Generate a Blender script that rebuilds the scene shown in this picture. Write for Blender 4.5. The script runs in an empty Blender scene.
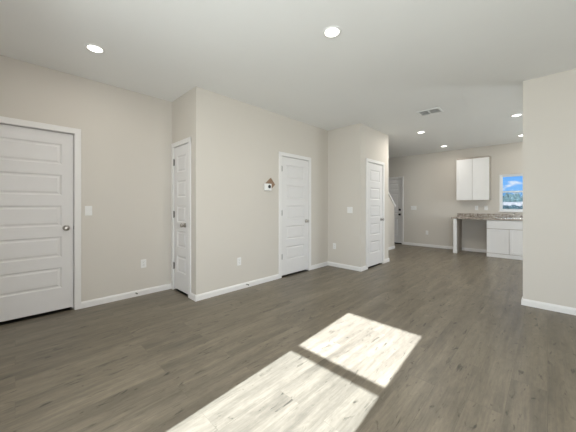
import bpy, bmesh, math, random
from mathutils import Vector, Matrix

random.seed(7)
S = bpy.context.scene
COL = S.collection
PI = math.pi

# ------------------------------------------------------------------ camera
FOC, CY, YAW, CAMH = 266.116, 205.2245, 0.7729, 1.2219
cd = bpy.data.cameras.new('camera')
cam = bpy.data.objects.new('camera', cd)
COL.objects.link(cam)
cam.location = (0, 0, CAMH)
cam.rotation_euler = (PI / 2, 0, YAW)
cd.sensor_fit = 'HORIZONTAL'
cd.sensor_width = 36.0
cd.lens = FOC * 36.0 / 576.0
cd.shift_y = (CY - 216.0) / 576.0
cd.clip_start = 0.02
cd.clip_end = 500
S.camera = cam

# ------------------------------------------------------------------ colour management
S.view_settings.view_transform = 'Standard'
S.view_settings.look = 'None'
S.view_settings.exposure = 0.09
S.view_settings.gamma = 1.0
S.view_settings.use_curve_mapping = False

# ------------------------------------------------------------------ world: blue sky with white clouds
SKY_STRENGTH = 1.3
SUN_STRENGTH = 37
w = bpy.data.worlds.new('sky')
S.world = w
w.use_nodes = True
nt = w.node_tree
nt.nodes.clear()
N = nt.nodes.new
L = nt.links.new
out = N('ShaderNodeOutputWorld')
bg = N('ShaderNodeBackground')
bg.inputs['Strength'].default_value = SKY_STRENGTH
L(bg.outputs[0], out.inputs[0])
tc = N('ShaderNodeTexCoord')
sep = N('ShaderNodeSeparateXYZ')
L(tc.outputs['Generated'], sep.inputs[0])
ramp = N('ShaderNodeValToRGB')
ramp.color_ramp.elements[0].position = 0.0
ramp.color_ramp.elements[0].color = (0.50, 0.90, 1.30, 1)
ramp.color_ramp.elements[1].position = 0.5
ramp.color_ramp.elements[1].color = (0.16, 0.48, 1.25, 1)
e = ramp.color_ramp.elements.new(0.07)
e.color = (0.30, 0.74, 1.42, 1)
L(sep.outputs['Z'], ramp.inputs[0])
mp = N('ShaderNodeMapping')
mp.inputs['Scale'].default_value = (26, 26, 62)
mp.inputs['Location'].default_value = (0.6, 0.0, 0.4)
L(tc.outputs['Generated'], mp.inputs[0])
cn = N('ShaderNodeTexNoise')
cn.inputs['Scale'].default_value = 1.0
cn.inputs['Detail'].default_value = 5
cn.inputs['Roughness'].default_value = 0.55
L(mp.outputs[0], cn.inputs['Vector'])
cr = N('ShaderNodeValToRGB')
cr.color_ramp.elements[0].position = 0.50
cr.color_ramp.elements[1].position = 0.64
L(cn.outputs[0], cr.inputs[0])
mx = N('ShaderNodeMixRGB')
L(cr.outputs[0], mx.inputs[0])
L(ramp.outputs[0], mx.inputs[1])
mx.inputs[2].default_value = (1.35, 1.38, 1.42, 1)
L(mx.outputs[0], bg.inputs['Color'])

# ------------------------------------------------------------------ sun
sl = bpy.data.lights.new('sun', 'SUN')
sl.energy = SUN_STRENGTH
sl.color = (0.90, 0.945, 1.12)
sl.angle = math.radians(0.5)
sun = bpy.data.objects.new('sun', sl)
COL.objects.link(sun)
SUN_DIR = Vector((-0.068, 1.0, -0.62)).normalized()
sun.rotation_euler = SUN_DIR.to_track_quat('-Z', 'Y').to_euler()
sun.location = (2, -20, 14)

# ------------------------------------------------------------------ daylight at the rear window, plus fill lamps at two added openings
def daylight(name, loc, direction, sx, sy, power, color=(0.93, 0.97, 1.0)):
    d = bpy.data.lights.new(name, 'AREA')
    d.shape = 'RECTANGLE'
    d.size = sx
    d.size_y = sy
    d.energy = power
    d.color = color
    o = bpy.data.objects.new(name, d)
    COL.objects.link(o)
    o.location = loc
    o.rotation_euler = Vector(direction).to_track_quat('-Z', 'Z').to_euler()
    return o

daylight('rear_opening_fill', (1.25, -0.66, 1.08), (-0.45, 1, 0.0), 1.45, 1.9, 68)  # added lamp, fills the room from an unseen made-up opening
daylight('daylight_rear', (-1.0, -0.66, 1.3), (-0.12, 1, 0.08), 0.78, 1.4, 44)
daylight('kitchen_side_fill', (2.26, 6.6, 1.4), (-1, 0, 0), 1.6, 1.2, 76)  # added lamp, brightens the kitchen from an unseen side opening

# ================================================================== materials
def mat(name, color=(0.8, 0.8, 0.8), rough=0.5, metal=0.0, spec=0.5, noise=0.0, nscale=30.0, bump=0.0, bscale=200.0):
    m = bpy.data.materials.new(name)
    m.use_nodes = True
    t = m.node_tree
    b = t.nodes['Principled BSDF']
    b.inputs['Base Color'].default_value = (*color, 1)
    b.inputs['Roughness'].default_value = rough
    b.inputs['Metallic'].default_value = metal
    b.inputs['Specular IOR Level'].default_value = spec
    c = t.nodes.new('ShaderNodeTexCoord')
    if noise > 0:
        n = t.nodes.new('ShaderNodeTexNoise')
        n.inputs['Scale'].default_value = nscale
        n.inputs['Detail'].default_value = 3
        t.links.new(c.outputs['Object'], n.inputs['Vector'])
        r = t.nodes.new('ShaderNodeMapRange')
        r.inputs[3].default_value = 1 - noise
        r.inputs[4].default_value = 1 + noise
        t.links.new(n.outputs[0], r.inputs[0])
        h = t.nodes.new('ShaderNodeMixRGB')
        h.blend_type = 'MULTIPLY'
        h.inputs[0].default_value = 1
        h.inputs[1].default_value = (*color, 1)
        t.links.new(r.outputs[0], h.inputs[2])
        t.links.new(h.outputs[0], b.inputs['Base Color'])
    if bump > 0:
        n = t.nodes.new('ShaderNodeTexNoise')
        n.inputs['Scale'].default_value = bscale
        n.inputs['Detail'].default_value = 2
        t.links.new(c.outputs['Object'], n.inputs['Vector'])
        p = t.nodes.new('ShaderNodeBump')
        p.inputs['Strength'].default_value = bump
        p.inputs['Distance'].default_value = 0.002
        t.links.new(n.outputs[0], p.inputs['Height'])
        t.links.new(p.outputs[0], b.inputs['Normal'])
    return m

M_WALL = mat('greige_wall_paint', (0.680, 0.636, 0.576), 0.75, spec=0.25, noise=0.012, nscale=3, bump=0.12, bscale=140)
M_CEIL = mat('white_ceiling_paint', (0.87, 0.868, 0.85), 0.9, spec=0.15, noise=0.01, nscale=3, bump=0.2, bscale=90)
M_TRIM = mat('white_trim_paint', (0.84, 0.82, 0.80), 0.38, spec=0.4, noise=0.01, nscale=8)
M_DOOR = mat('white_door_paint', (0.80, 0.78, 0.77), 0.42, spec=0.4, noise=0.012, nscale=10, bump=0.05, bscale=120)
M_CAB = mat('white_cabinet_paint', (0.84, 0.83, 0.82), 0.4, spec=0.4, noise=0.01, nscale=10)
M_NICKEL = mat('brushed_nickel', (0.50, 0.47, 0.44), 0.28, metal=1.0, noise=0.05, nscale=60)
M_HINGE = mat('satin_dark_nickel', (0.22, 0.205, 0.19), 0.35, metal=1.0, noise=0.05, nscale=60)
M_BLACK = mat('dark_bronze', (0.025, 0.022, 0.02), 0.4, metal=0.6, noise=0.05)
M_PLATE = mat('white_plastic', (0.85, 0.84, 0.82), 0.35, noise=0.01)
M_SLOT = mat('dark_slot', (0.05, 0.05, 0.05), 0.6, noise=0.05)
M_DUCT = mat('grey_duct', (0.46, 0.46, 0.45), 0.7, noise=0.05)
M_VENT = mat('white_vent_metal', (0.82, 0.82, 0.80), 0.5, noise=0.01)
M_VINYL = mat('white_window_vinyl', (0.86, 0.87, 0.88), 0.35, noise=0.01)
M_STEEL = mat('stainless_steel', (0.75, 0.75, 0.74), 0.22, metal=1.0, noise=0.03, nscale=80)
M_BROWN = mat('brown_wood_plaque', (0.30, 0.19, 0.12), 0.6, noise=0.25, nscale=40)
M_TAUPE_SHADE = mat('taupe_shaded_side', (0.42, 0.37, 0.32), 0.7, noise=0.1, nscale=12)  # taupe darkened to carry the bay shade and door seam shade
M_FENCE = mat('pale_fence_boards', (0.20, 0.185, 0.165), 0.8, noise=0.08, nscale=2)
M_HEDGE = mat('dark_green_hedge', (0.02, 0.038, 0.036), 0.9, noise=0.5, nscale=6)
M_LEAF = mat('grey_green_foliage', (0.055, 0.085, 0.075), 0.9, noise=0.45, nscale=2.5)
M_BARK = mat('bark', (0.12, 0.09, 0.07), 0.9, noise=0.3, nscale=8)
M_GROUND = mat('dry_grass', (0.16, 0.16, 0.10), 0.95, noise=0.3, nscale=1.5)

def emission(name, color, strength):
    m = bpy.data.materials.new(name)
    m.use_nodes = True
    t = m.node_tree
    t.nodes.clear()
    o = t.nodes.new('ShaderNodeOutputMaterial')
    e = t.nodes.new('ShaderNodeEmission')
    e.inputs[0].default_value = (*color, 1)
    e.inputs[1].default_value = strength
    t.links.new(e.outputs[0], o.inputs[0])
    return m

M_LENS = emission('lit_lens', (1.0, 0.97, 0.92), 6.0)

def glass(name, tint):
    m = bpy.data.materials.new(name)
    m.use_nodes = True
    t = m.node_tree
    t.nodes.clear()
    o = t.nodes.new('ShaderNodeOutputMaterial')
    a = t.nodes.new('ShaderNodeBsdfTransparent')
    a.inputs[0].default_value = (*tint, 1)
    g = t.nodes.new('ShaderNodeBsdfGlossy')
    g.inputs['Roughness'].default_value = 0.02
    f = t.nodes.new('ShaderNodeFresnel')
    f.inputs[0].default_value = 1.08
    x = t.nodes.new('ShaderNodeMixShader')
    t.links.new(f.outputs[0], x.inputs[0])
    t.links.new(a.outputs[0], x.inputs[1])
    t.links.new(g.outputs[0], x.inputs[2])
    t.links.new(x.outputs[0], o.inputs[0])
    return m

M_GLASS = glass('clear_window_glass', (0.94, 0.97, 0.96))
M_TINTED = glass('tinted_window_glass', (0.66, 0.68, 0.70))
M_SCREEN = glass('grey_insect_screen', (0.85, 0.865, 0.87))

def floor_material():
    m = bpy.data.materials.new('grey_brown_vinyl_planks')
    m.use_nodes = True
    t = m.node_tree
    b = t.nodes['Principled BSDF']
    n_ = t.nodes.new
    l_ = t.links.new
    c = n_('ShaderNodeTexCoord')
    s = n_('ShaderNodeSeparateXYZ')
    l_(c.outputs['Object'], s.inputs[0])
    cb = n_('ShaderNodeCombineXYZ')          # planks run along the room's length (Y)
    l_(s.outputs['Y'], cb.inputs[0])
    l_(s.outputs['X'], cb.inputs[1])
    br = n_('ShaderNodeTexBrick')
    br.offset = 0.37
    br.inputs['Scale'].default_value = 1.0
    br.inputs['Brick Width'].default_value = 1.22
    br.inputs['Row Height'].default_value = 0.182
    br.inputs['Mortar Size'].default_value = 0.0012
    br.inputs['Mortar Smooth'].default_value = 0.3
    br.inputs['Bias'].default_value = 0.0
    br.inputs['Color1'].default_value = (0, 0, 0, 1)
    br.inputs['Color2'].default_value = (1, 1, 1, 1)
    br.inputs['Mortar'].default_value = (0.5, 0.5, 0.5, 1)
    l_(cb.outputs[0], br.inputs['Vector'])
    rnd = n_('ShaderNodeMath')
    rnd.operation = 'MULTIPLY'
    rnd.inputs[1].default_value = 37.0
    l_(br.outputs['Color'], rnd.inputs[0])

    def grain(sx, sy, detail, rough, dist=0.0):
        p = n_('ShaderNodeMapping')
        p.inputs['Scale'].default_value = (sx, sy, 1)
        l_(c.outputs['Object'], p.inputs[0])
        z = n_('ShaderNodeTexNoise')
        z.noise_dimensions = '4D'
        z.inputs['Scale'].default_value = 1
        z.inputs['Detail'].default_value = detail
        z.inputs['Roughness'].default_value = rough
        z.inputs['Distortion'].default_value = dist
        l_(p.outputs[0], z.inputs['Vector'])
        l_(rnd.outputs[0], z.inputs['W'])
        return z.outputs[0]

    broad = grain(9, 1.1, 3, 0.55, 0.6)
    fine = grain(85, 4.0, 4, 0.65, 0.3)
    knots = grain(17, 4.6, 3, 0.62, 1.5)
    patch = grain(30, 9, 4, 0.7, 0.8)

    def rng(sock, a0, a1, b0, b1):
        r = n_('ShaderNodeMapRange')
        r.inputs[1].default_value = a0
        r.inputs[2].default_value = a1
        r.inputs[3].default_value = b0
        r.inputs[4].default_value = b1
        l_(sock, r.inputs[0])
        return r.outputs[0]

    def mul(a, bb):
        k = n_('ShaderNodeMath')
        k.operation = 'MULTIPLY'
        l_(a, k.inputs[0])
        l_(bb, k.inputs[1])
        return k.outputs[0]

    v = mul(rng(broad, 0.3, 0.7, 0.73, 1.23), rng(fine, 0.28, 0.72, 0.80, 1.18))
    v = mul(v, rng(br.outputs['Color'], 0, 1, 0.95, 1.05))
    v = mul(v, rng(patch, 0.25, 0.75, 0.80, 1.20))
    v = mul(v, rng(knots, 0.60, 0.70, 1.0, 0.36))
    v = mul(v, rng(br.outputs['Fac'], 0, 1, 1.0, 0.80))
    hue = n_('ShaderNodeMixRGB')
    l_(broad, hue.inputs[0])
    hue.inputs[1].default_value = (0.186, 0.158, 0.117, 1)
    hue.inputs[2].default_value = (0.204, 0.172, 0.126, 1)
    mm = n_('ShaderNodeMixRGB')
    mm.blend_type = 'MULTIPLY'
    mm.inputs[0].default_value = 1
    l_(hue.outputs[0], mm.inputs[1])
    l_(v, mm.inputs[2])
    l_(mm.outputs[0], b.inputs['Base Color'])
    l_(rng(fine, 0.3, 0.7, 0.30, 0.44), b.inputs['Roughness'])
    b.inputs['Specular IOR Level'].default_value = 0.45
    bp = n_('ShaderNodeBump')
    bp.inputs['Strength'].default_value = 0.25
    bp.inputs['Distance'].default_value = 0.0015
    l_(fine, bp.inputs['Height'])
    l_(bp.outputs[0], b.inputs['Normal'])
    return m

M_FLOOR = floor_material()

def granite_material():
    m = mat('speckled_granite', (0.45, 0.38, 0.33), 0.25)
    t = m.node_tree
    b = t.nodes['Principled BSDF']
    c = t.nodes.new('ShaderNodeTexCoord')
    n = t.nodes.new('ShaderNodeTexNoise')
    n.inputs['Scale'].default_value = 26
    n.inputs['Detail'].default_value = 6
    n.inputs['Roughness'].default_value = 0.75
    t.links.new(c.outputs['Object'], n.inputs['Vector'])
    r = t.nodes.new('ShaderNodeValToRGB')
    el = r.color_ramp.elements
    el[0].position = 0.34
    el[0].color = (0.10, 0.085, 0.075, 1)
    el[1].position = 0.66
    el[1].color = (0.66, 0.60, 0.53, 1)
    e2 = el.new(0.46)
    e2.color = (0.33, 0.27, 0.22, 1)
    e3 = el.new(0.55)
    e3.color = (0.48, 0.43, 0.38, 1)
    t.links.new(n.outputs[0], r.inputs[0])
    t.links.new(r.outputs[0], b.inputs['Base Color'])
    return m

M_GRANITE = granite_material()

# ================================================================== helpers
def obj(name, bm, material, parent=None, smooth=False):
    me = bpy.data.meshes.new(name)
    bmesh.ops.recalc_face_normals(bm, faces=bm.faces[:])
    bm.to_mesh(me)
    bm.free()
    me.materials.append(material)
    if smooth:
        for p in me.polygons:
            p.use_smooth = True
    o = bpy.data.objects.new(name, me)
    COL.objects.link(o)
    if parent is not None:
        o.parent = parent
    return o

def tag(o, label, cat, group=None, kind=None):
    o['label'] = label
    o['category'] = cat
    if group:
        o['group'] = group
    if kind:
        o['kind'] = kind
    return o

def thing(name, label, cat, loc, rotz=0.0, group=None, kind=None):
    o = bpy.data.objects.new(name, None)
    o.empty_display_size = 0.1
    COL.objects.link(o)
    o.location = loc
    o.rotation_euler = (0, 0, rotz)
    return tag(o, label, cat, group, kind)

def dup(root, loc, rotz, label, group=None):
    r = root.copy()
    COL.objects.link(r)
    r.location = loc
    r.rotation_euler = (0, 0, rotz)
    r['label'] = label
    if group:
        r['group'] = group
    for ch in list(root.children):
        c = ch.copy()
        COL.objects.link(c)
        c.parent = r
        for g in list(ch.children):
            d = g.copy()
            COL.objects.link(d)
            d.parent = c
    return r

def box(bm, x0, x1, y0, y1, z0, z1, bev=0.0, seg=2):
    b = bmesh.new()
    vs = [b.verts.new((x, y, z)) for x in (x0, x1) for y in (y0, y1) for z in (z0, z1)]
    for f in ((0, 1, 3, 2), (4, 6, 7, 5), (0, 4, 5, 1), (2, 3, 7, 6), (0, 2, 6, 4), (1, 5, 7, 3)):
        b.faces.new([vs[i] for i in f])
    if bev > 0:
        bmesh.ops.bevel(b, geom=b.edges[:], offset=bev, segments=seg, affect='EDGES', profile=0.5)
    merge(bm, b)
    return bm

def merge(bm, b):
    me = bpy.data.meshes.new('tmp')
    bmesh.ops.recalc_face_normals(b, faces=b.faces[:])
    b.to_mesh(me)
    b.free()
    bm.from_mesh(me)
    bpy.data.meshes.remove(me)

def lathe(bm, prof, axis_mat, seg=24):
    """prof: (r, h) pairs; revolved about local Z, placed by axis_mat"""
    b = bmesh.new()
    rings = []
    for r, h in prof:
        if r < 1e-6:
            rings.append([b.verts.new((0, 0, h))])
        else:
            rings.append([b.verts.new((r * math.cos(2 * PI * i / seg), r * math.sin(2 * PI * i / seg), h)) for i in range(seg)])
    for a, c in zip(rings[:-1], rings[1:]):
        for i in range(seg):
            j = (i + 1) % seg
            if len(a) == 1 and len(c) > 1:
                b.faces.new((a[0], c[i], c[j]))
            elif len(c) == 1 and len(a) > 1:
                b.faces.new((a[i], a[j], c[0]))
            elif len(a) > 1:
                b.faces.new((a[i], a[j], c[j], c[i]))
    b.transform(axis_mat)
    merge(bm, b)
    return bm

def tube(bm, pts, r, seg=12):
    b = bmesh.new()
    rings = []
    pts = [Vector(p) for p in pts]
    up = Vector((0.123, 0.31, 0.94))
    for i, p in enumerate(pts):
        d = (pts[min(i + 1, len(pts) - 1)] - pts[max(i - 1, 0)]).normalized()
        a = d.cross(up).normalized()
        c = d.cross(a).normalized()
        rings.append([b.verts.new(p + (a * math.cos(2 * PI * k / seg) + c * math.sin(2 * PI * k / seg)) * r) for k in range(seg)])
    for a, c in zip(rings[:-1], rings[1:]):
        for i in range(seg):
            j = (i + 1) % seg
            b.faces.new((a[i], a[j], c[j], c[i]))
    b.faces.new(rings[0])
    b.faces.new(list(reversed(rings[-1])))
    merge(bm, b)
    return bm

def prism(bm, poly, axis, a0, a1):
    """poly: 2D outline; extruded along axis from a0 to a1 ('x': (y,z), 'y': (x,z), 'z': (x,y))"""
    b = bmesh.new()
    def P(q, a):
        return {'x': (a, q[0], q[1]), 'y': (q[0], a, q[1]), 'z': (q[0], q[1], a)}[axis]
    lo = [b.verts.new(P(q, a0)) for q in poly]
    hi = [b.verts.new(P(q, a1)) for q in poly]
    n = len(poly)
    b.faces.new(lo)
    b.faces.new(list(reversed(hi)))
    for i in range(n):
        j = (i + 1) % n
        b.faces.new((lo[i], lo[j], hi[j], hi[i]))
    merge(bm, b)
    return bm

def wall_mesh(axis, t0, t1, a0, a1, z0, z1, holes=()):
    """A wall slab with rectangular openings. axis 'x': thickness t0..t1 in x and run a0..a1 in y; axis 'y': the other way."""
    bm = bmesh.new()
    us = sorted({a0, a1, *[h[0] for h in holes], *[h[1] for h in holes]})
    zs = sorted({z0, z1, *[max(h[2], z0) for h in holes], *[h[3] for h in holes]})
    def solid(i, k):
        if i < 0 or k < 0 or i >= len(us) - 1 or k >= len(zs) - 1:
            return False
        u = (us[i] + us[i + 1]) / 2
        z = (zs[k] + zs[k + 1]) / 2
        return not any(h[0] < u < h[1] and h[2] < z < h[3] for h in holes)
    def P(u, t, z):
        return (t, u, z) if axis == 'x' else (u, t, z)
    cache = {}
    def V(*q):
        key = tuple(round(v, 5) for v in P(*q))
        if key not in cache:
            cache[key] = bm.verts.new(key)
        return cache[key]
    for i in range(len(us) - 1):
        for k in range(len(zs) - 1):
            if not solid(i, k):
                continue
            u0, u1, y0, y1 = us[i], us[i + 1], zs[k], zs[k + 1]
            for t in (t0, t1):
                bm.faces.new((V(u0, t, y0), V(u1, t, y0), V(u1, t, y1), V(u0, t, y1)))
            if not solid(i - 1, k):
                bm.faces.new((V(u0, t0, y0), V(u0, t1, y0), V(u0, t1, y1), V(u0, t0, y1)))
            if not solid(i + 1, k):
                bm.faces.new((V(u1, t0, y0), V(u1, t1, y0), V(u1, t1, y1), V(u1, t0, y1)))
            if not solid(i, k - 1):
                bm.faces.new((V(u0, t0, y0), V(u0, t1, y0), V(u1, t1, y0), V(u1, t0, y0)))
            if not solid(i, k + 1):
                bm.faces.new((V(u0, t0, y1), V(u0, t1, y1), V(u1, t1, y1), V(u1, t0, y1)))
    return bm

# ================================================================== the room shell
H = 2.74
X1, YA, X3, YC, X5, YE, YB, XF, YF = -3.954, 1.611, -3.2095, 4.453, -2.472, 5.659, 8.465, -0.218, 4.350
T = 0.115
XL, XR, YR = -5.2, 2.2, -0.62       # outer left, outer right, rear wall inner planes
DH = 2.06                            # rough top of the door openings

def struct(name, bm, m, label, cat, parent=None):
    return tag(obj(name, bm, m, parent), label, cat, None, 'structure')

struct('floor', box(bmesh.new(), XL - T, XR + T, YR - T, YB + T, -0.15, 0), M_FLOOR,
       'grey brown wood look plank floor with sun patches across the empty room', 'floor')
struct('ceiling', box(bmesh.new(), XL - T, XR + T, YR - T, YB + T, H, H + 0.15), M_CEIL,
       'smooth white ceiling with recessed lights over the empty room', 'ceiling')
D1 = (-0.345, 0.487)
D2 = (-3.885, -3.398)
D3 = (3.122, 3.848)
D4 = (4.705, 5.375)
D5 = (-4.200, -3.268)
struct('wall_left', wall_mesh('x', X1 - T, X1, YR, YA, 0, H, [(D1[0], D1[1], -1, DH)]), M_WALL,
       'greige wall holding the wide white door and a light switch', 'wall')
struct('wall_closet_end', wall_mesh('y', YA, YA + T, X1 - T, X3 - T, 0, H, [(D2[0], D2[1], -1, DH)]), M_WALL,
       'short greige wall around the narrow white closet door', 'wall')
struct('wall_closet_side', wall_mesh('x', X3 - T, X3, YA, YC, 0, H, [(D3[0], D3[1], -1, DH)]), M_WALL,
       'long greige wall with the brown plaque and a white door', 'wall')
struct('wall_jog', wall_mesh('y', YC, YC + T, X3 - T, X5 - T, 0, H), M_WALL,
       'plain short greige wall with a light switch above an outlet', 'wall')
struct('wall_pantry', wall_mesh('x', X5 - T, X5, YC, YE - T, 0, H, [(D4[0], D4[1], -1, DH)]), M_WALL,
       'greige wall around the white door nearest the entry hall', 'wall')
struct('wall_hall', wall_mesh('y', YE - T, YE, XL, X5, 0, H), M_WALL,
       'greige wall turning the corner into the entry hall', 'wall')
W1 = (-0.862, -0.252, 1.07, 1.985)
struct('wall_back', wall_mesh('y', YB, YB + T, XL - T, XR + T, 0, H, [(D5[0], D5[1], -1, DH), W1]), M_WALL,
       'far greige wall behind the kitchen cabinets and entry door', 'wall')
struct('wall_partition', wall_mesh('y', YF, YF + T, XF, XR, 0, H), M_WALL,
       'bare greige partition wall at the right, hiding part of the kitchen', 'wall')
W3 = (0.45, 2.05, 0.04, 2.06)  # unseen opening added for the rear fill lamp
W2 = (-1.428, -0.577, 0.53, 2.105)
struct('wall_rear', wall_mesh('y', YR - T, YR, XL - T, XR + T, 0, H, [W2, W3]), M_WALL,
       'greige rear wall with the window that lets in the sun', 'wall')
W4 = (5.8, 7.4, 0.80, 2.00)  # unseen opening added for the kitchen fill lamp
struct('wall_right', wall_mesh('x', XR, XR + T, YR, YB, 0, H, [W4]), M_WALL,
       'greige side wall with an added opening for fill light', 'wall')
struct('wall_outer', wall_mesh('x', XL - T, XL, YR, YB, 0, H), M_WALL,
       'greige outer wall beyond the closets and entry hall', 'wall')
# sloped half wall beside the stair in the entry hall
KX, KT = -3.105, 0.115
SL = 0.822
kz = lambda y: 1.185 + (7.50 - y) * SL
struct('wall_stair', prism(bmesh.new(), [(YE, 0), (7.50, 0), (7.50, kz(7.50)), (5.66, H - 0.0), (YE, H)], 'x', KX - KT, KX), M_WALL,
       'greige half wall with sloping top beside the stair in the hall', 'wall')
b = bmesh.new()
n = Vector((0, SL, 1)).normalized() * 0.05
prism(b, [(7.525, kz(7.525)), (7.525 + n.y, kz(7.525) + n.z), (5.75, kz(5.75) + n.z * 0.9), (5.75, kz(5.75))], 'x', KX - KT - 0.02, KX + 0.022)
struct('trim_1', b, M_TRIM, 'white sloping cap board on the stair half wall', 'trim')

# ------------------------------------------------------------------ baseboards
BH, BT = 0.078, 0.014
def base_profile(bm, axis, plane, sgn, a0, a1):
    """run a0..a1 on a wall at 'plane'; sgn: side the room is on"""
    q = [(plane, 0), (plane + sgn * BT, 0), (plane + sgn * BT, BH * 0.72), (plane + sgn * BT * 0.75, BH * 0.86), (plane + sgn * BT * 0.35, BH), (plane, BH)]
    if axis == 'x':
        prism(bm, [(p[0], p[1]) for p in q], 'y', a0, a1)
    else:
        prism(bm, [(p[0], p[1]) for p in q], 'x', a0, a1)
    return bm

CW = 0.058
def baseboard(name, runs, label):
    b = bmesh.new()
    for r in runs:
        base_profile(b, *r)
    return struct(name, b, M_TRIM, label, 'baseboard')

baseboard('baseboard_left', [('x', X1, 1, YR, D1[0] - CW), ('x', X1, 1, D1[1] + CW, YA)], 'white baseboard between the wide door and the closet corner')
baseboard('baseboard_closet_end', [('y', YA, -1, D2[1] + CW, X3)], 'short white baseboard beside the narrow closet door')
baseboard('baseboard_closet_side', [('x', X3, 1, YA - BT, D3[0] - CW), ('x', X3, 1, D3[1] + CW, YC)], 'long white baseboard on both sides of the middle white door')
baseboard('baseboard_jog', [('y', YC, -1, X3, X5)], 'white baseboard under the switch on the short jog wall')
baseboard('baseboard_pantry', [('x', X5, 1, YC - BT, D4[0] - CW), ('x', X5, 1, D4[1] + CW, YE + BT)], 'white baseboard pieces beside the door nearest the hall')
baseboard('baseboard_hall', [('y', YE, 1, KX + BT, X5)], 'white baseboard around the corner into the entry hall')
baseboard('baseboard_back', [('y', YB, -1, D5[1] + CW, -1.735), ('y', YB, -1, -1.66, -1.045)], 'white baseboard on the far wall, running under the counter')
baseboard('baseboard_partition', [('y', YF, -1, XF, XR), ('x', XF, -1, YF - BT, YF + T)], 'white baseboard along the partition wall at the right')
baseboard('baseboard_stair', [('x', KX, 1, YE, 7.50 + BT), ('y', 7.50, 1, KX - KT, KX)], 'white baseboard along the stair half wall')

# ================================================================== doors
def panel_slab(width, height, thick, panels, cols=1, stile=0.115):
    """moulded door slab; front on -Y; recessed frames with raised fields. local x 0..width, y 0..thick, z 0..height"""
    bm = bmesh.new()
    def quad(*p):
        bm.faces.new([bm.verts.new(q) for q in p])
    zc = [0]
    for a, c in panels:
        zc += [a, c]
    zc.append(height)
    xc = [0]
    pw = (width - stile * (cols + 1)) / cols
    for i in range(cols):
        xc += [stile + i * (pw + stile), stile + i * (pw + stile) + pw]
    xc.append(width)
    for i in range(len(xc) - 1):
        for k in range(len(zc) - 1):
            x0, x1, z0, z1 = xc[i], xc[i + 1], zc[k], zc[k + 1]
            if i % 2 == 1 and k % 2 == 1:
                prev = (0.0, 0.0)
                for ins, dep in ((0.004, 0.002), (0.013, 0.0095), (0.024, 0.0095), (0.040, 0.0025)):
                    i0, d0 = prev
                    A = [(x0 + i0, d0, z0 + i0), (x1 - i0, d0, z0 + i0), (x1 - i0, d0, z1 - i0), (x0 + i0, d0, z1 - i0)]
                    B = [(x0 + ins, dep, z0 + ins), (x1 - ins, dep, z0 + ins), (x1 - ins, dep, z1 - ins), (x0 + ins, dep, z1 - ins)]
                    for e in range(4):
                        f = (e + 1) % 4
                        quad(A[e], A[f], B[f], B[e])
                    prev = (ins, dep)
                i0, d0 = prev
                quad((x0 + i0, d0, z0 + i0), (x1 - i0, d0, z0 + i0), (x1 - i0, d0, z1 - i0), (x0 + i0, d0, z1 - i0))
            else:
                quad((x0, 0, z0), (x1, 0, z0), (x1, 0, z1), (x0, 0, z1))
    quad((0, thick, 0), (width, thick, 0), (width, thick, height), (0, thick, height))
    quad((0, 0, 0), (0, thick, 0), (0, thick, height), (0, 0, height))
    quad((width, 0, 0), (width, thick, 0), (width, thick, height), (width, 0, height))
    quad((0, 0, 0), (width, 0, 0), (width, thick, 0), (0, thick, 0))
    quad((0, 0, height), (width, 0, height), (width, thick, height), (0, thick, height))
    bmesh.ops.remove_doubles(bm, verts=bm.verts[:], dist=1e-5)
    return bm

YTOW = lambda h: Matrix.Translation(h) @ Matrix.Rotation(PI / 2, 4, 'X')   # local +Z of a lathe points to -Y

def knob_bm(x, z, y0):
    b = bmesh.new()
    prof = [(0.0, 0.0), (0.033, 0.0), (0.033, 0.004), (0.029, 0.008), (0.013, 0.010), (0.0115, 0.026), (0.014, 0.032),
            (0.023, 0.038), (0.0275, 0.047), (0.0275, 0.054), (0.023, 0.061), (0.012, 0.0645), (0.0, 0.065)]
    lathe(b, prof, YTOW((x, y0, z)), 28)
    return b

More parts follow.
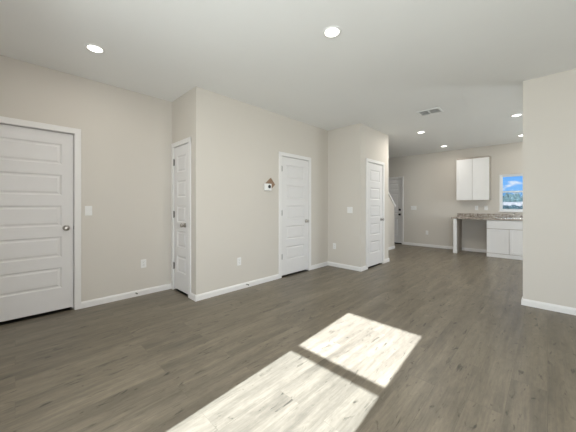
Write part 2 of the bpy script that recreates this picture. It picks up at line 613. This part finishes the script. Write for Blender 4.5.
def make_door(name, loc, rotz, opening, label, panels, hinges_left, knob_x, recess=0.0, cols=1, stile=0.115,
              dark=False, deadbolt=False, knob_z=0.93, gap=0.032):
    """opening width in local x 0..opening; the wall face is local y=0 and the room is on -Y"""
    g = 0.006
    sw = opening - 2 * 0.018 - 2 * g + 0.028      # jamb is thin here
    x0 = (opening - sw) / 2
    slab_h = DH - 0.012 - gap
    b = panel_slab(sw, slab_h, 0.035, panels, cols, stile)
    b.transform(Matrix.Translation((x0, recess, gap)))
    d = obj(name, b, M_DOOR)
    d.location = loc
    d.rotation_euler = (0, 0, rotz)
    tag(d, label, 'door', None, 'structure')
    # casing: two legs and a head, with a stepped face
    b = bmesh.new()
    r = 0.004
    for a, c in ((-CW, r), (opening - r, opening + CW)):
        box(b, a, c, -0.016, 0.0, 0, DH + CW, 0.004)
    box(b, -CW, opening + CW, -0.0165, 0.0, DH - r, DH + CW, 0.004)
    obj('casing', b, M_TRIM, d)
    # jamb lining with stop
    b = bmesh.new()
    jt = x0 - g * 0.7
    box(b, 0, jt, 0.0, T, 0, DH)
    box(b, opening - jt, opening, 0.0, T, 0, DH)
    box(b, jt, opening - jt, 0.0, T, DH - jt, DH)
    s0 = recess + 0.037
    box(b, jt, jt + 0.012, s0, s0 + 0.03, 0, DH - jt)
    box(b, opening - jt - 0.012, opening - jt, s0, s0 + 0.03, 0, DH - jt)
    box(b, jt, opening - jt, s0, s0 + 0.03, DH - jt - 0.012, DH - jt)
    obj('jamb', b, M_TRIM, d)
    o = obj('sill_gap_shade', box(bmesh.new(), 0.0, opening, recess + 0.004, T + 0.05, 0.0, 0.027 if deadbolt else 0.004), M_BLACK, d)  # dark strip added as the shade under doors; raised sill at the entry
    o['label'] = 'dark sill strip standing in for the shade under the door'
    k = obj('knob', knob_bm(knob_x, knob_z, recess), M_BLACK if dark else M_NICKEL, d, True)
    k['label'] = 'dark round knob' if dark else 'brushed nickel round knob'
    if deadbolt:
        b = bmesh.new()
        lathe(b, [(0, 0), (0.034, 0), (0.034, 0.008), (0.027, 0.016), (0.0, 0.018)], YTOW((knob_x, recess, knob_z + 0.15)), 24)
        box(b, knob_x - 0.006, knob_x + 0.006, recess - 0.034, recess - 0.016, knob_z + 0.13, knob_z + 0.17, 0.003)
        k = obj('deadbolt', b, M_BLACK, d)
        k['label'] = 'dark deadbolt thumb turn'
    if hinges_left is not None:
        hx = x0 - 0.003 if hinges_left else x0 + sw + 0.003
        for hz in (0.35, 1.09, 1.84):
            b = bmesh.new()
            tube(b, [(hx, -0.006, hz - 0.045), (hx, -0.006, hz + 0.045)], 0.0075, 12)
            tube(b, [(hx, -0.006, hz - 0.051), (hx, -0.006, hz - 0.045)], 0.005, 10)
            tube(b, [(hx, -0.006, hz + 0.045), (hx, -0.006, hz + 0.051)], 0.005, 10)
            box(b, hx - 0.003, hx + 0.024 if hinges_left else hx + 0.003, -0.0015, 0.001, hz - 0.044, hz + 0.044)
            h = obj('hinge', b, M_HINGE, d)
            h['label'] = 'dark metal hinge'
    else:
        b = box(bmesh.new(), opening - jt - 0.002, opening - jt + 0.006, recess - 0.014, recess - 0.002, knob_z - 0.022, knob_z + 0.022, 0.002)
        h = obj('strike_plate', b, M_BLACK, d)
        h['label'] = 'dark strike plate'
    return d

FIVE = [(0.245 + i * 0.352, 0.245 + i * 0.352 + 0.235) for i in range(5)]
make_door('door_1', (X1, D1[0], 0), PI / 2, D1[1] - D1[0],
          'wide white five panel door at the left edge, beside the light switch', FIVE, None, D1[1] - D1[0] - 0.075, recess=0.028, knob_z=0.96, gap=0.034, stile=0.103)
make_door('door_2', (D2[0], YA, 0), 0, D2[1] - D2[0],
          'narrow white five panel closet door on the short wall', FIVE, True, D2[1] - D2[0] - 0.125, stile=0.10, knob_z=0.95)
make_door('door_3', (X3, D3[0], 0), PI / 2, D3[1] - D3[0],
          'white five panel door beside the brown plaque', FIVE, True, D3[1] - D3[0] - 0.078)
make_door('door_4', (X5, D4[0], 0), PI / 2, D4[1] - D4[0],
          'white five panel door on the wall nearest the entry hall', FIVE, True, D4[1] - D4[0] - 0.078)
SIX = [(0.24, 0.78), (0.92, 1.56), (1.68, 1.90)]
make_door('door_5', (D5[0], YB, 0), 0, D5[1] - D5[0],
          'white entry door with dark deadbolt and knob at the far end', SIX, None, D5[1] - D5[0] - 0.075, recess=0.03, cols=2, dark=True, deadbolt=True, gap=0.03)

# ================================================================== windows
def window(name, w_, z0, z1, zmid, loc, rotz, label, depth=0.06, pane=None, screen=True, fw=0.030, sw=0.028, meet=0.034):
    """single-hung window, local x 0..w_, frame centred on local y=0"""
    b = bmesh.new()
    d2 = depth / 2
    box(b, 0, fw, -d2, d2, z0, z1, 0.003)
    box(b, w_ - fw, w_, -d2, d2, z0, z1, 0.003)
    box(b, fw, w_ - fw, -d2, d2, z1 - fw, z1, 0.003)
    box(b, fw, w_ - fw, -d2, d2, z0, z0 + fw, 0.003)
    o = obj(name, b, M_VINYL)
    o.location = loc
    o.rotation_euler = (0, 0, rotz)
    tag(o, label, 'window', None, 'structure')
    x0, x1 = fw, w_ - fw
    for nm, a, c, yy in (('upper_sash', zmid - meet / 2, z1 - fw, 0.012), ('lower_sash', z0 + fw, zmid + meet / 2, -0.012)):
        b = bmesh.new()
        lo = meet if nm == 'upper_sash' else sw
        hi = sw if nm == 'upper_sash' else meet
        box(b, x0, x0 + sw, yy - 0.011, yy + 0.011, a, c, 0.003)
        box(b, x1 - sw, x1, yy - 0.011, yy + 0.011, a, c, 0.003)
        box(b, x0 + sw, x1 - sw, yy - 0.011, yy + 0.011, a, a + lo, 0.003)
        box(b, x0 + sw, x1 - sw, yy - 0.011, yy + 0.011, c - hi, c, 0.003)
        s = obj(nm, b, M_VINYL, o)
        b = box(bmesh.new(), x0 + sw, x1 - sw, yy - 0.002, yy + 0.002, a + lo, c - hi)
        g = obj('pane', b, pane or M_GLASS, s)
        g['label'] = 'glass pane'
    if screen:
        b = box(bmesh.new(), x0 + 0.004, x1 - 0.004, d2 - 0.008, d2 - 0.006, z0 + fw, zmid)
        g = obj('insect_screen', b, M_SCREEN, o)
        g['label'] = 'fine grey insect screen'
    return o

window('window_1', W1[1] - W1[0], W1[2], W1[3], 1.555, (W1[0], YB + 0.055, 0), 0,
       'small white kitchen window above the sink with blue sky outside', pane=M_TINTED)
window('window_2', W2[1] - W2[0], W2[2], W2[3], 1.456, (W2[1], YR - 0.055, 0), PI,
       'tall white window on the rear wall that lets the sun in', fw=0.022, sw=0.016, meet=0.045, depth=0.05)
struct('sun_block_roof', box(bmesh.new(), 0.2, XR + 1.0, YR - T - 4.4, YR - T, 2.5, 2.66), M_TRIM, 'added unseen roof slab that shades the rear opening from the sun', 'roof')  # unseen slab added to keep direct sun off the rear opening
window('added_window_3', W3[1] - W3[0], W3[2], W3[3], 1.05, (W3[1], YR - 0.055, 0), PI,  # added glazing around the rear fill lamp
       'added unseen glazed opening on the rear wall for fill light', fw=0.04, screen=False)
window('added_window_4', W4[1] - W4[0], W4[2], W4[3], 1.4, (XR + 0.06, W4[0], 0), PI / 2,  # added glazing around the kitchen fill lamp
       'added unseen side window of the kitchen for fill light', fw=0.04, screen=False)
# drywall returns are the wall's own; a painted stool under the kitchen window
struct('trim_2', box(bmesh.new(), W1[0] - 0.02, W1[1] + 0.02, YB - 0.028, YB + 0.025, W1[2] - 0.016, W1[2] + 0.001, 0.003), M_TRIM,
       'thin white sill board under the kitchen window', 'trim')

# ================================================================== ceiling lights and vent
def downlight(loc, label, power=5.5):
    t = thing('recessed_light', label, 'ceiling light', loc, 0, 'recessed ceiling lights')
    b = bmesh.new()
    lathe(b, [(0.060, 0.0), (0.060, -0.004), (0.066, -0.0075), (0.080, -0.006), (0.083, -0.001), (0.083, 0.0)], Matrix.Identity(4), 32)
    obj('trim_ring', b, M_PLATE, t, True)
    b = bmesh.new()
    lathe(b, [(0.0, -0.005), (0.035, -0.0048), (0.0595, -0.0035), (0.0595, -0.0005), (0.0, -0.0005)], Matrix.Identity(4), 32)
    o = obj('lens', b, M_LENS, t, True)
    o['label'] = 'glowing round diffuser lens'
    d = bpy.data.lights.new('lamp', 'AREA')
    d.shape = 'DISK'
    d.size = 0.11
    d.energy = power
    d.color = (1.0, 0.95, 0.87)
    l = bpy.data.objects.new('lamp', d)
    COL.objects.link(l)
    l.parent = t
    l.location = (0, 0, -0.012)
    return t

downlight((-3.138, 0.540, H), 'lit recessed ceiling light over the wide left door', 3.0)
downlight((-1.352, 1.939, H), 'lit recessed ceiling light nearest, at the top centre of the photo', 12.0)
downlight((-1.885, 5.898, H), 'lit recessed ceiling light just past the ceiling vent', 13.0)
downlight((-1.905, 7.690, H), 'lit recessed ceiling light in front of the wall cabinet', 4.5)
downlight((-0.375, 5.905, H), 'lit recessed ceiling light just left of the partition, larger of the two there', 6.0)
downlight((-0.395, 7.680, H), 'lit recessed ceiling light above the kitchen window, half behind the partition', 2.5)

def vent(loc, rotz):
    t = thing('ceiling_vent', 'white two section air vent on the ceiling', 'vent', loc, rotz)
    w_, h_ = 0.34, 0.27
    fr = 0.032
    b = bmesh.new()
    box(b, -w_ / 2, w_ / 2, -h_ / 2, -h_ / 2 + fr, -0.010, 0, 0.003)
    box(b, -w_ / 2, w_ / 2, h_ / 2 - fr, h_ / 2, -0.010, 0, 0.003)
    box(b, -w_ / 2, -w_ / 2 + fr, -h_ / 2 + fr, h_ / 2 - fr, -0.010, 0, 0.003)
    box(b, w_ / 2 - fr, w_ / 2, -h_ / 2 + fr, h_ / 2 - fr, -0.010, 0, 0.003)
    box(b, -0.009, 0.009, -h_ / 2 + fr, h_ / 2 - fr, -0.010, 0, 0.002)
    obj('frame', b, M_VENT, t)
    b = box(bmesh.new(), -w_ / 2 + fr, w_ / 2 - fr, -h_ / 2 + fr, h_ / 2 - fr, -0.0015, -0.0005)
    o = obj('backing', b, M_DUCT, t)
    o['label'] = 'dark opening behind the slats'
    for sec in (-1, 1):
        xa, xb = (-w_ / 2 + fr, -0.009) if sec < 0 else (0.009, w_ / 2 - fr)
        b = bmesh.new()
        ns = 11
        for i in range(ns):
            yc = -h_ / 2 + fr + (i + 0.5) * (h_ - 2 * fr) / ns
            q = bmesh.new()
            box(q, xa, xb, -0.0065, 0.0065, -0.0006, 0.0006)
            q.transform(Matrix.Translation((0, yc, -0.0065)) @ Matrix.Rotation(0.5, 4, 'X'))
            merge(b, q)
        obj('louver', b, M_VENT, t)
    return t

vent((-1.372, 4.695, H), 0)

# ================================================================== switches, outlets, wall plaque, door stops
def make_switch(loc, rotz, label, gangs=1):
    t = thing('light_switch', label, 'light switch', loc, rotz)
    w_ = 0.070 + 0.046 * (gangs - 1)
    obj('cover_plate', box(bmesh.new(), -w_ / 2, w_ / 2, -0.006, 0, -0.0575, 0.0575, 0.003), M_PLATE, t)
    for i in range(gangs):
        xc = (i - (gangs - 1) / 2) * 0.046
        b = prism(bmesh.new(), [(-0.006, -0.033), (-0.0105, 0.033), (-0.004, 0.033), (-0.004, -0.033)], 'x', xc - 0.0165, xc + 0.0165)
        obj('rocker', b, M_PLATE, t)
    return t

def make_outlet(loc, rotz, label):
    t = thing('wall_outlet', label, 'outlet', loc, rotz)
    obj('cover_plate', box(bmesh.new(), -0.035, 0.035, -0.006, 0, -0.0575, 0.0575, 0.003), M_PLATE, t)
    for s in (-1, 1):
        zc = s * 0.020
        q = [(0.0165 * math.cos(a * PI / 12), zc + 0.0145 * math.sin(a * PI / 12)) for a in range(24)]
        r = obj('receptacle', prism(bmesh.new(), q, 'y', -0.0085, -0.004), M_PLATE, t)
        b = bmesh.new()
        box(b, -0.0075, -0.0055, -0.0092, -0.008, zc - 0.002, zc + 0.008)
        box(b, 0.0055, 0.0075, -0.0092, -0.008, zc - 0.001, zc + 0.007)
        box(b, -0.002, 0.002, -0.0092, -0.008, zc - 0.010, zc - 0.006)
        o = obj('slot', b, M_SLOT, r)
        o['label'] = 'dark plug slots'
    return t

make_switch((X1, 0.617, 1.156), PI / 2, 'white light switch on the wall beside the wide left door')
make_switch((-2.694, YC, 1.131), 0, 'white light switch on the short jog wall', 2)
make_switch((-2.915, YB, 1.140), 0, 'wide white light switch on the far wall beside the entry door', 3)
o0 = make_outlet((X1, 1.225, 0.425), PI / 2, 'white wall outlet left of the narrow closet door')
dup(o0, (X3, 2.271, 0.405), PI / 2, 'white wall outlet under the brown plaque on the long wall')
dup(o0, (-3.046, YC, 0.405), 0, 'white wall outlet low on the short jog wall')
dup(o0, (-2.540, YB, 0.415), 0, 'white wall outlet low on the far wall between entry door and kitchen')
dup(o0, (-1.336, YB, 1.150), 0, 'white outlet above the counter, farther from the window')
dup(o0, (-1.134, YB, 1.150), 0, 'white outlet above the counter, closer to the window')

t = thing('wall_plaque', 'small white box with black dial on a tilted brown plaque', 'wall ornament', (X3, 2.84, 1.56), PI / 2)
b = box(bmesh.new(), -0.070, 0.070, -0.018, 0, -0.070, 0.070, 0.004)
b.transform(Matrix.Translation((0.035, 0, 0.005)) @ Matrix.Rotation(PI * 0.27, 4, 'Y'))
o = obj('backboard', b, M_BROWN, t)
o['label'] = 'tilted square brown board'
o = obj('box', box(bmesh.new(), -0.105, 0.035, -0.042, -0.010, -0.105, 0.005, 0.006), M_PLATE, t)
o['label'] = 'small white box'
d_ = obj('dial', lathe(bmesh.new(), [(0, 0), (0.027, 0), (0.027, 0.008), (0.022, 0.013), (0, 0.014)], YTOW((-0.016, -0.041, -0.042)), 24), M_BLACK, t)
d_['label'] = 'round black dial'

def door_stop(loc, rotz, label):
    t = thing('door_stop', label, 'door stop', loc, rotz)
    b = bmesh.new()
    lathe(b, [(0, 0), (0.012, 0), (0.012, 0.004), (0.006, 0.006), (0, 0.006)], YTOW((0, 0, 0)), 14)
    pts = []
    for i in range(90):
        a = i * 2 * PI / 10
        pts.append((0.0055 * math.cos(a), -0.005 - 0.030 * i / 89, 0.0055 * math.sin(a)))
    tube(b, pts, 0.0014, 6)
    obj('spring', b, M_NICKEL, t)
    b = bmesh.new()
    lathe(b, [(0, 0.032), (0.0075, 0.032), (0.0085, 0.036), (0.0085, 0.042), (0.006, 0.046), (0, 0.046)], YTOW((0, 0, 0)), 14)
    o = obj('bumper', b, M_SLOT, t, True)
    o['label'] = 'dark rubber bumper'
    return t

door_stop((X1 + BT, 1.13, 0.048), PI / 2, 'small spring door stop on the baseboard under the left outlet')
door_stop((X3 + BT, 2.40, 0.048), PI / 2, 'small spring door stop on the baseboard of the long wall')

# ================================================================== kitchen
CY0, CB = 7.865, 0.876                         # cabinet front plane, cabinet top
def shaker(bm, x0, x1, z0, z1, y, th=0.019, rail=0.057, rec=0.007):
    """shaker front: frame of four boards around a recessed panel, front face at y"""
    if z1 - z0 < 0.22:
        box(bm, x0, x1, y, y + th, z0, z1, 0.002)
        return bm
    box(bm, x0, x0 + rail, y, y + th, z0, z1, 0.0015)
    box(bm, x1 - rail, x1, y, y + th, z0, z1, 0.0015)
    box(bm, x0 + rail, x1 - rail, y, y + th, z0, z0 + rail, 0.0015)
    box(bm, x0 + rail, x1 - rail, y, y + th, z1 - rail, z1, 0.0015)
    box(bm, x0 + rail - 0.002, x1 - rail + 0.002, y + rec, y + th, z0 + rail - 0.002, z1 - rail + 0.002)
    return bm

BX0, BX1 = -1.044, -0.208
t = thing('base_cabinet', 'white sink base cabinet with two doors under the granite counter', 'cabinet', (0, 0, 0))
b = bmesh.new()
box(b, BX0, BX1, CY0 + 0.02, YB - 0.002, 0.0, 0.09 if False else CB - 0.19, 0.0)
box(b, BX0, BX0 + 0.018, CY0 + 0.02, YB - 0.002, CB - 0.19, CB)
box(b, BX1 - 0.018, BX1, CY0 + 0.02, YB - 0.002, CB - 0.19, CB)
box(b, BX0 + 0.018, BX1 - 0.018, CY0 + 0.02, CY0 + 0.04, CB - 0.19, CB)
obj('body', b, M_TAUPE_SHADE, t)
obj('toe_board', box(bmesh.new(), BX0, BX1, CY0 + 0.004, CY0 + 0.02, 0.0, 0.085, 0.002), M_CAB, t)
BM = (BX0 + BX1) / 2
obj('false_front', shaker(bmesh.new(), BX0 + 0.004, BX1 - 0.004, 0.672, 0.866, CY0), M_CAB, t)
obj('door', shaker(bmesh.new(), BX0 + 0.004, BM - 0.0035, 0.095, 0.660, CY0), M_CAB, t)
obj('door', shaker(bmesh.new(), BM + 0.0035, BX1 - 0.004, 0.095, 0.660, CY0), M_CAB, t)
t = obj('end_panel', box(bmesh.new(), -1.728, -1.668, CY0 + 0.018, YB - 0.002, 0.0, CB), M_TAUPE_SHADE)
tag(t, 'upright end panel with white front edge holding up the left end of the counter', 'panel')
o = obj('front_board', box(bmesh.new(), -1.734, -1.662, CY0, CY0 + 0.018, 0.0, CB, 0.002), M_CAB, t)
o['label'] = 'white front board'
o = obj('foot_trim', box(bmesh.new(), -1.742, -1.654, CY0 - 0.010, CY0, 0.0, 0.085, 0.002), M_CAB, t)
o['label'] = 'white foot trim'

SX0, SX1, SY0, SY1 = -0.93, -0.23, 7.97, 8.33
t = thing('countertop', 'speckled brown granite counter on the white cabinet and end panel', 'countertop', (0, 0, 0))
b = bmesh.new()
CX0, CX1 = -1.775, -0.20
box(b, CX0, SX0, 7.835, YB, CB, 0.914, 0.003)
box(b, SX1, CX1, 7.835, YB, CB, 0.914, 0.003)
box(b, SX0 - 0.002, SX1 + 0.002, 7.835, SY0, CB, 0.914, 0.003)
box(b, SX0 - 0.002, SX1 + 0.002, SY1, YB, CB, 0.914, 0.003)
obj('slab', b, M_GRANITE, t)
obj('backsplash', box(bmesh.new(), CX0, CX1, YB - 0.02, YB - 0.0005, 0.914, 1.005, 0.002), M_GRANITE, t)

t = thing('kitchen_sink', 'shiny steel sink set into the granite counter under the window', 'sink', (0, 0, 0))
b = bmesh.new()
r = 0.026
box(b, SX0 - r, SX1 + r, SY0 - r, SY0 + 0.006, 0.9142, 0.9182, 0.0015)
box(b, SX0 - r, SX1 + r, SY1 - 0.006, SY1 + r, 0.9142, 0.9182, 0.0015)
box(b, SX0 - r, SX0 + 0.006, SY0, SY1, 0.9142, 0.9182, 0.0015)
box(b, SX1 - 0.006, SX1 + r, SY0, SY1, 0.9142, 0.9182, 0.0015)
obj('rim', b, M_STEEL, t)
b = bmesh.new()
e_ = 0.003
box(b, SX0 + e_, SX0 + e_ + 0.004, SY0 + e_, SY1 - e_, 0.74, 0.915)
box(b, SX1 - e_ - 0.004, SX1 - e_, SY0 + e_, SY1 - e_, 0.74, 0.915)
box(b, SX0 + e_, SX1 - e_, SY0 + e_, SY0 + e_ + 0.004, 0.74, 0.915)
box(b, SX0 + e_, SX1 - e_, SY1 - e_ - 0.004, SY1 - e_, 0.74, 0.915)
box(b, SX0 + e_, SX1 - e_, SY0 + e_, SY1 - e_, 0.736, 0.742)
obj('bowl', b, M_STEEL, t)

t = thing('faucet', 'small metal faucet standing behind the kitchen sink', 'faucet', (-0.575, 8.395, 0.9145))
b = bmesh.new()
lathe(b, [(0, 0), (0.028, 0), (0.028, 0.008), (0.020, 0.014), (0.018, 0.075), (0.014, 0.085), (0, 0.087)], Matrix.Identity(4), 20)
obj('base', b, M_NICKEL, t, True)
b = bmesh.new()
pts = [(0, 0, 0.06)] + [(0, -0.085 + 0.085 * math.cos(a), 0.06 + 0.06 * math.sin(a)) for a in [i * PI * 0.9 / 10 for i in range(11)]]
pts.append((0, pts[-1][1] - 0.004, pts[-1][2] - 0.02))
tube(b, pts[1:], 0.011, 12)
obj('spout', b, M_NICKEL, t, True)
b = bmesh.new()
tube(b, [(0.012, 0, 0.055), (0.045, 0.0, 0.075), (0.075, 0.0, 0.105)], 0.006, 10)
obj('lever', b, M_NICKEL, t, True)

t = thing('wall_cabinet', 'white two door wall cabinet hanging on the far wall left of the window', 'cabinet', (0, 0, 0))
UX0, UX1, UZ0, UZ1, UY = -1.728, -1.030, 1.352, 2.412, 8.155
o = obj('body', box(bmesh.new(), UX0 + 0.004, UX1 + 0.003, UY + 0.02, YB - 0.001, UZ0 + 0.004, UZ1 + 0.040, 0.001), M_TAUPE_SHADE, t)
o['label'] = 'taupe cabinet box behind the white doors'
UM = (UX0 + UX1) / 2
obj('door', shaker(bmesh.new(), UX0 + 0.002, UM - 0.004, UZ0 + 0.002, UZ1 - 0.002, UY), M_CAB, t)
obj('door', shaker(bmesh.new(), UM + 0.004, UX1 - 0.002, UZ0 + 0.002, UZ1 - 0.002, UY), M_CAB, t)

# ================================================================== outside the kitchen window
GZ = -0.30
struct('ground', box(bmesh.new(), -60, 30, -30, 90, GZ - 0.2, GZ), M_GROUND, 'dry grassy ground outside the house', 'ground')
t = thing('garden_fence', 'pale board fence seen low through the kitchen window', 'fence', (0, 30, GZ))
b = bmesh.new()
for i in range(60):
    xa = -9 + i * 0.2
    box(b, xa, xa + 0.192, -0.012, 0.012, 0.0, 1.80 + 0.01 * random.random())
obj('board_panel', b, M_FENCE, t)
b = bmesh.new()
box(b, -9, 3, 0.012, 0.05, 0.4, 0.49)
box(b, -9, 3, 0.012, 0.05, 1.4, 1.49)
obj('rail', b, M_FENCE, t)

def blob(bm, c, r, seed, sub=3, amp=0.22):
    rr = random.Random(seed)
    b = bmesh.new()
    bmesh.ops.create_icosphere(b, subdivisions=sub, radius=1.0)
    ph = [rr.uniform(0, 6.28) for _ in range(6)]
    for v in b.verts:
        p = v.co.normalized()
        k = 1 + amp * (math.sin(5 * p.x + ph[0]) * math.sin(4 * p.y + ph[1]) + 0.6 * math.sin(9 * p.z + ph[2]) * math.sin(8 * p.x + ph[3]) + 0.4 * rr.uniform(-1, 1))
        v.co = Vector((p.x * r[0], p.y * r[1], p.z * r[2])) * k
    b.transform(Matrix.Translation(c))
    merge(bm, b)

b = bmesh.new()
for i in range(9):
    blob(b, (-2.9 + i * 0.36, 0, 0.76), (0.42, 0.4, 0.77), 50 + i, 3, 0.05)
t = obj('garden_hedge', b, M_HEDGE)
t.location = (0, 16, GZ)
tag(t, 'dark green hedge just below the kitchen window view', 'hedge')

for i, (xx, yy, hh, lab) in enumerate([(-4.4, 39.0, 2.75, 'grey green tree farthest left beyond the pale fence'), (-3.5, 42.4, 3.0, 'grey green tree standing behind, at the left of the window view'),
                                   (-2.6, 39.0, 2.8, 'grey green tree in the middle of the window view'), (-1.7, 42.4, 2.85, 'grey green tree standing behind, at the right of the window view'),
                                   (-0.8, 39.0, 2.8, 'grey green tree farthest right beyond the pale fence')]):
    t = thing('garden_tree', lab, 'tree', (xx, yy, GZ), 0, 'trees beyond the fence')
    b = bmesh.new()
    blob(b, (0, 0, hh * 0.56), (0.62, 0.6, hh * 0.40), 10 + i)
    blob(b, (0.34, 0.1, hh * 0.46), (0.42, 0.5, hh * 0.34), 20 + i)
    blob(b, (-0.34, -0.1, hh * 0.44), (0.42, 0.5, hh * 0.33), 30 + i)
    obj('crown', b, M_LEAF, t)
    b = bmesh.new()
    lathe(b, [(0, 0), (0.14, 0), (0.09, hh * 0.3), (0.06, hh * 0.5), (0, hh * 0.5)], Matrix.Identity(4), 12)
    obj('trunk', b, M_BARK, t)
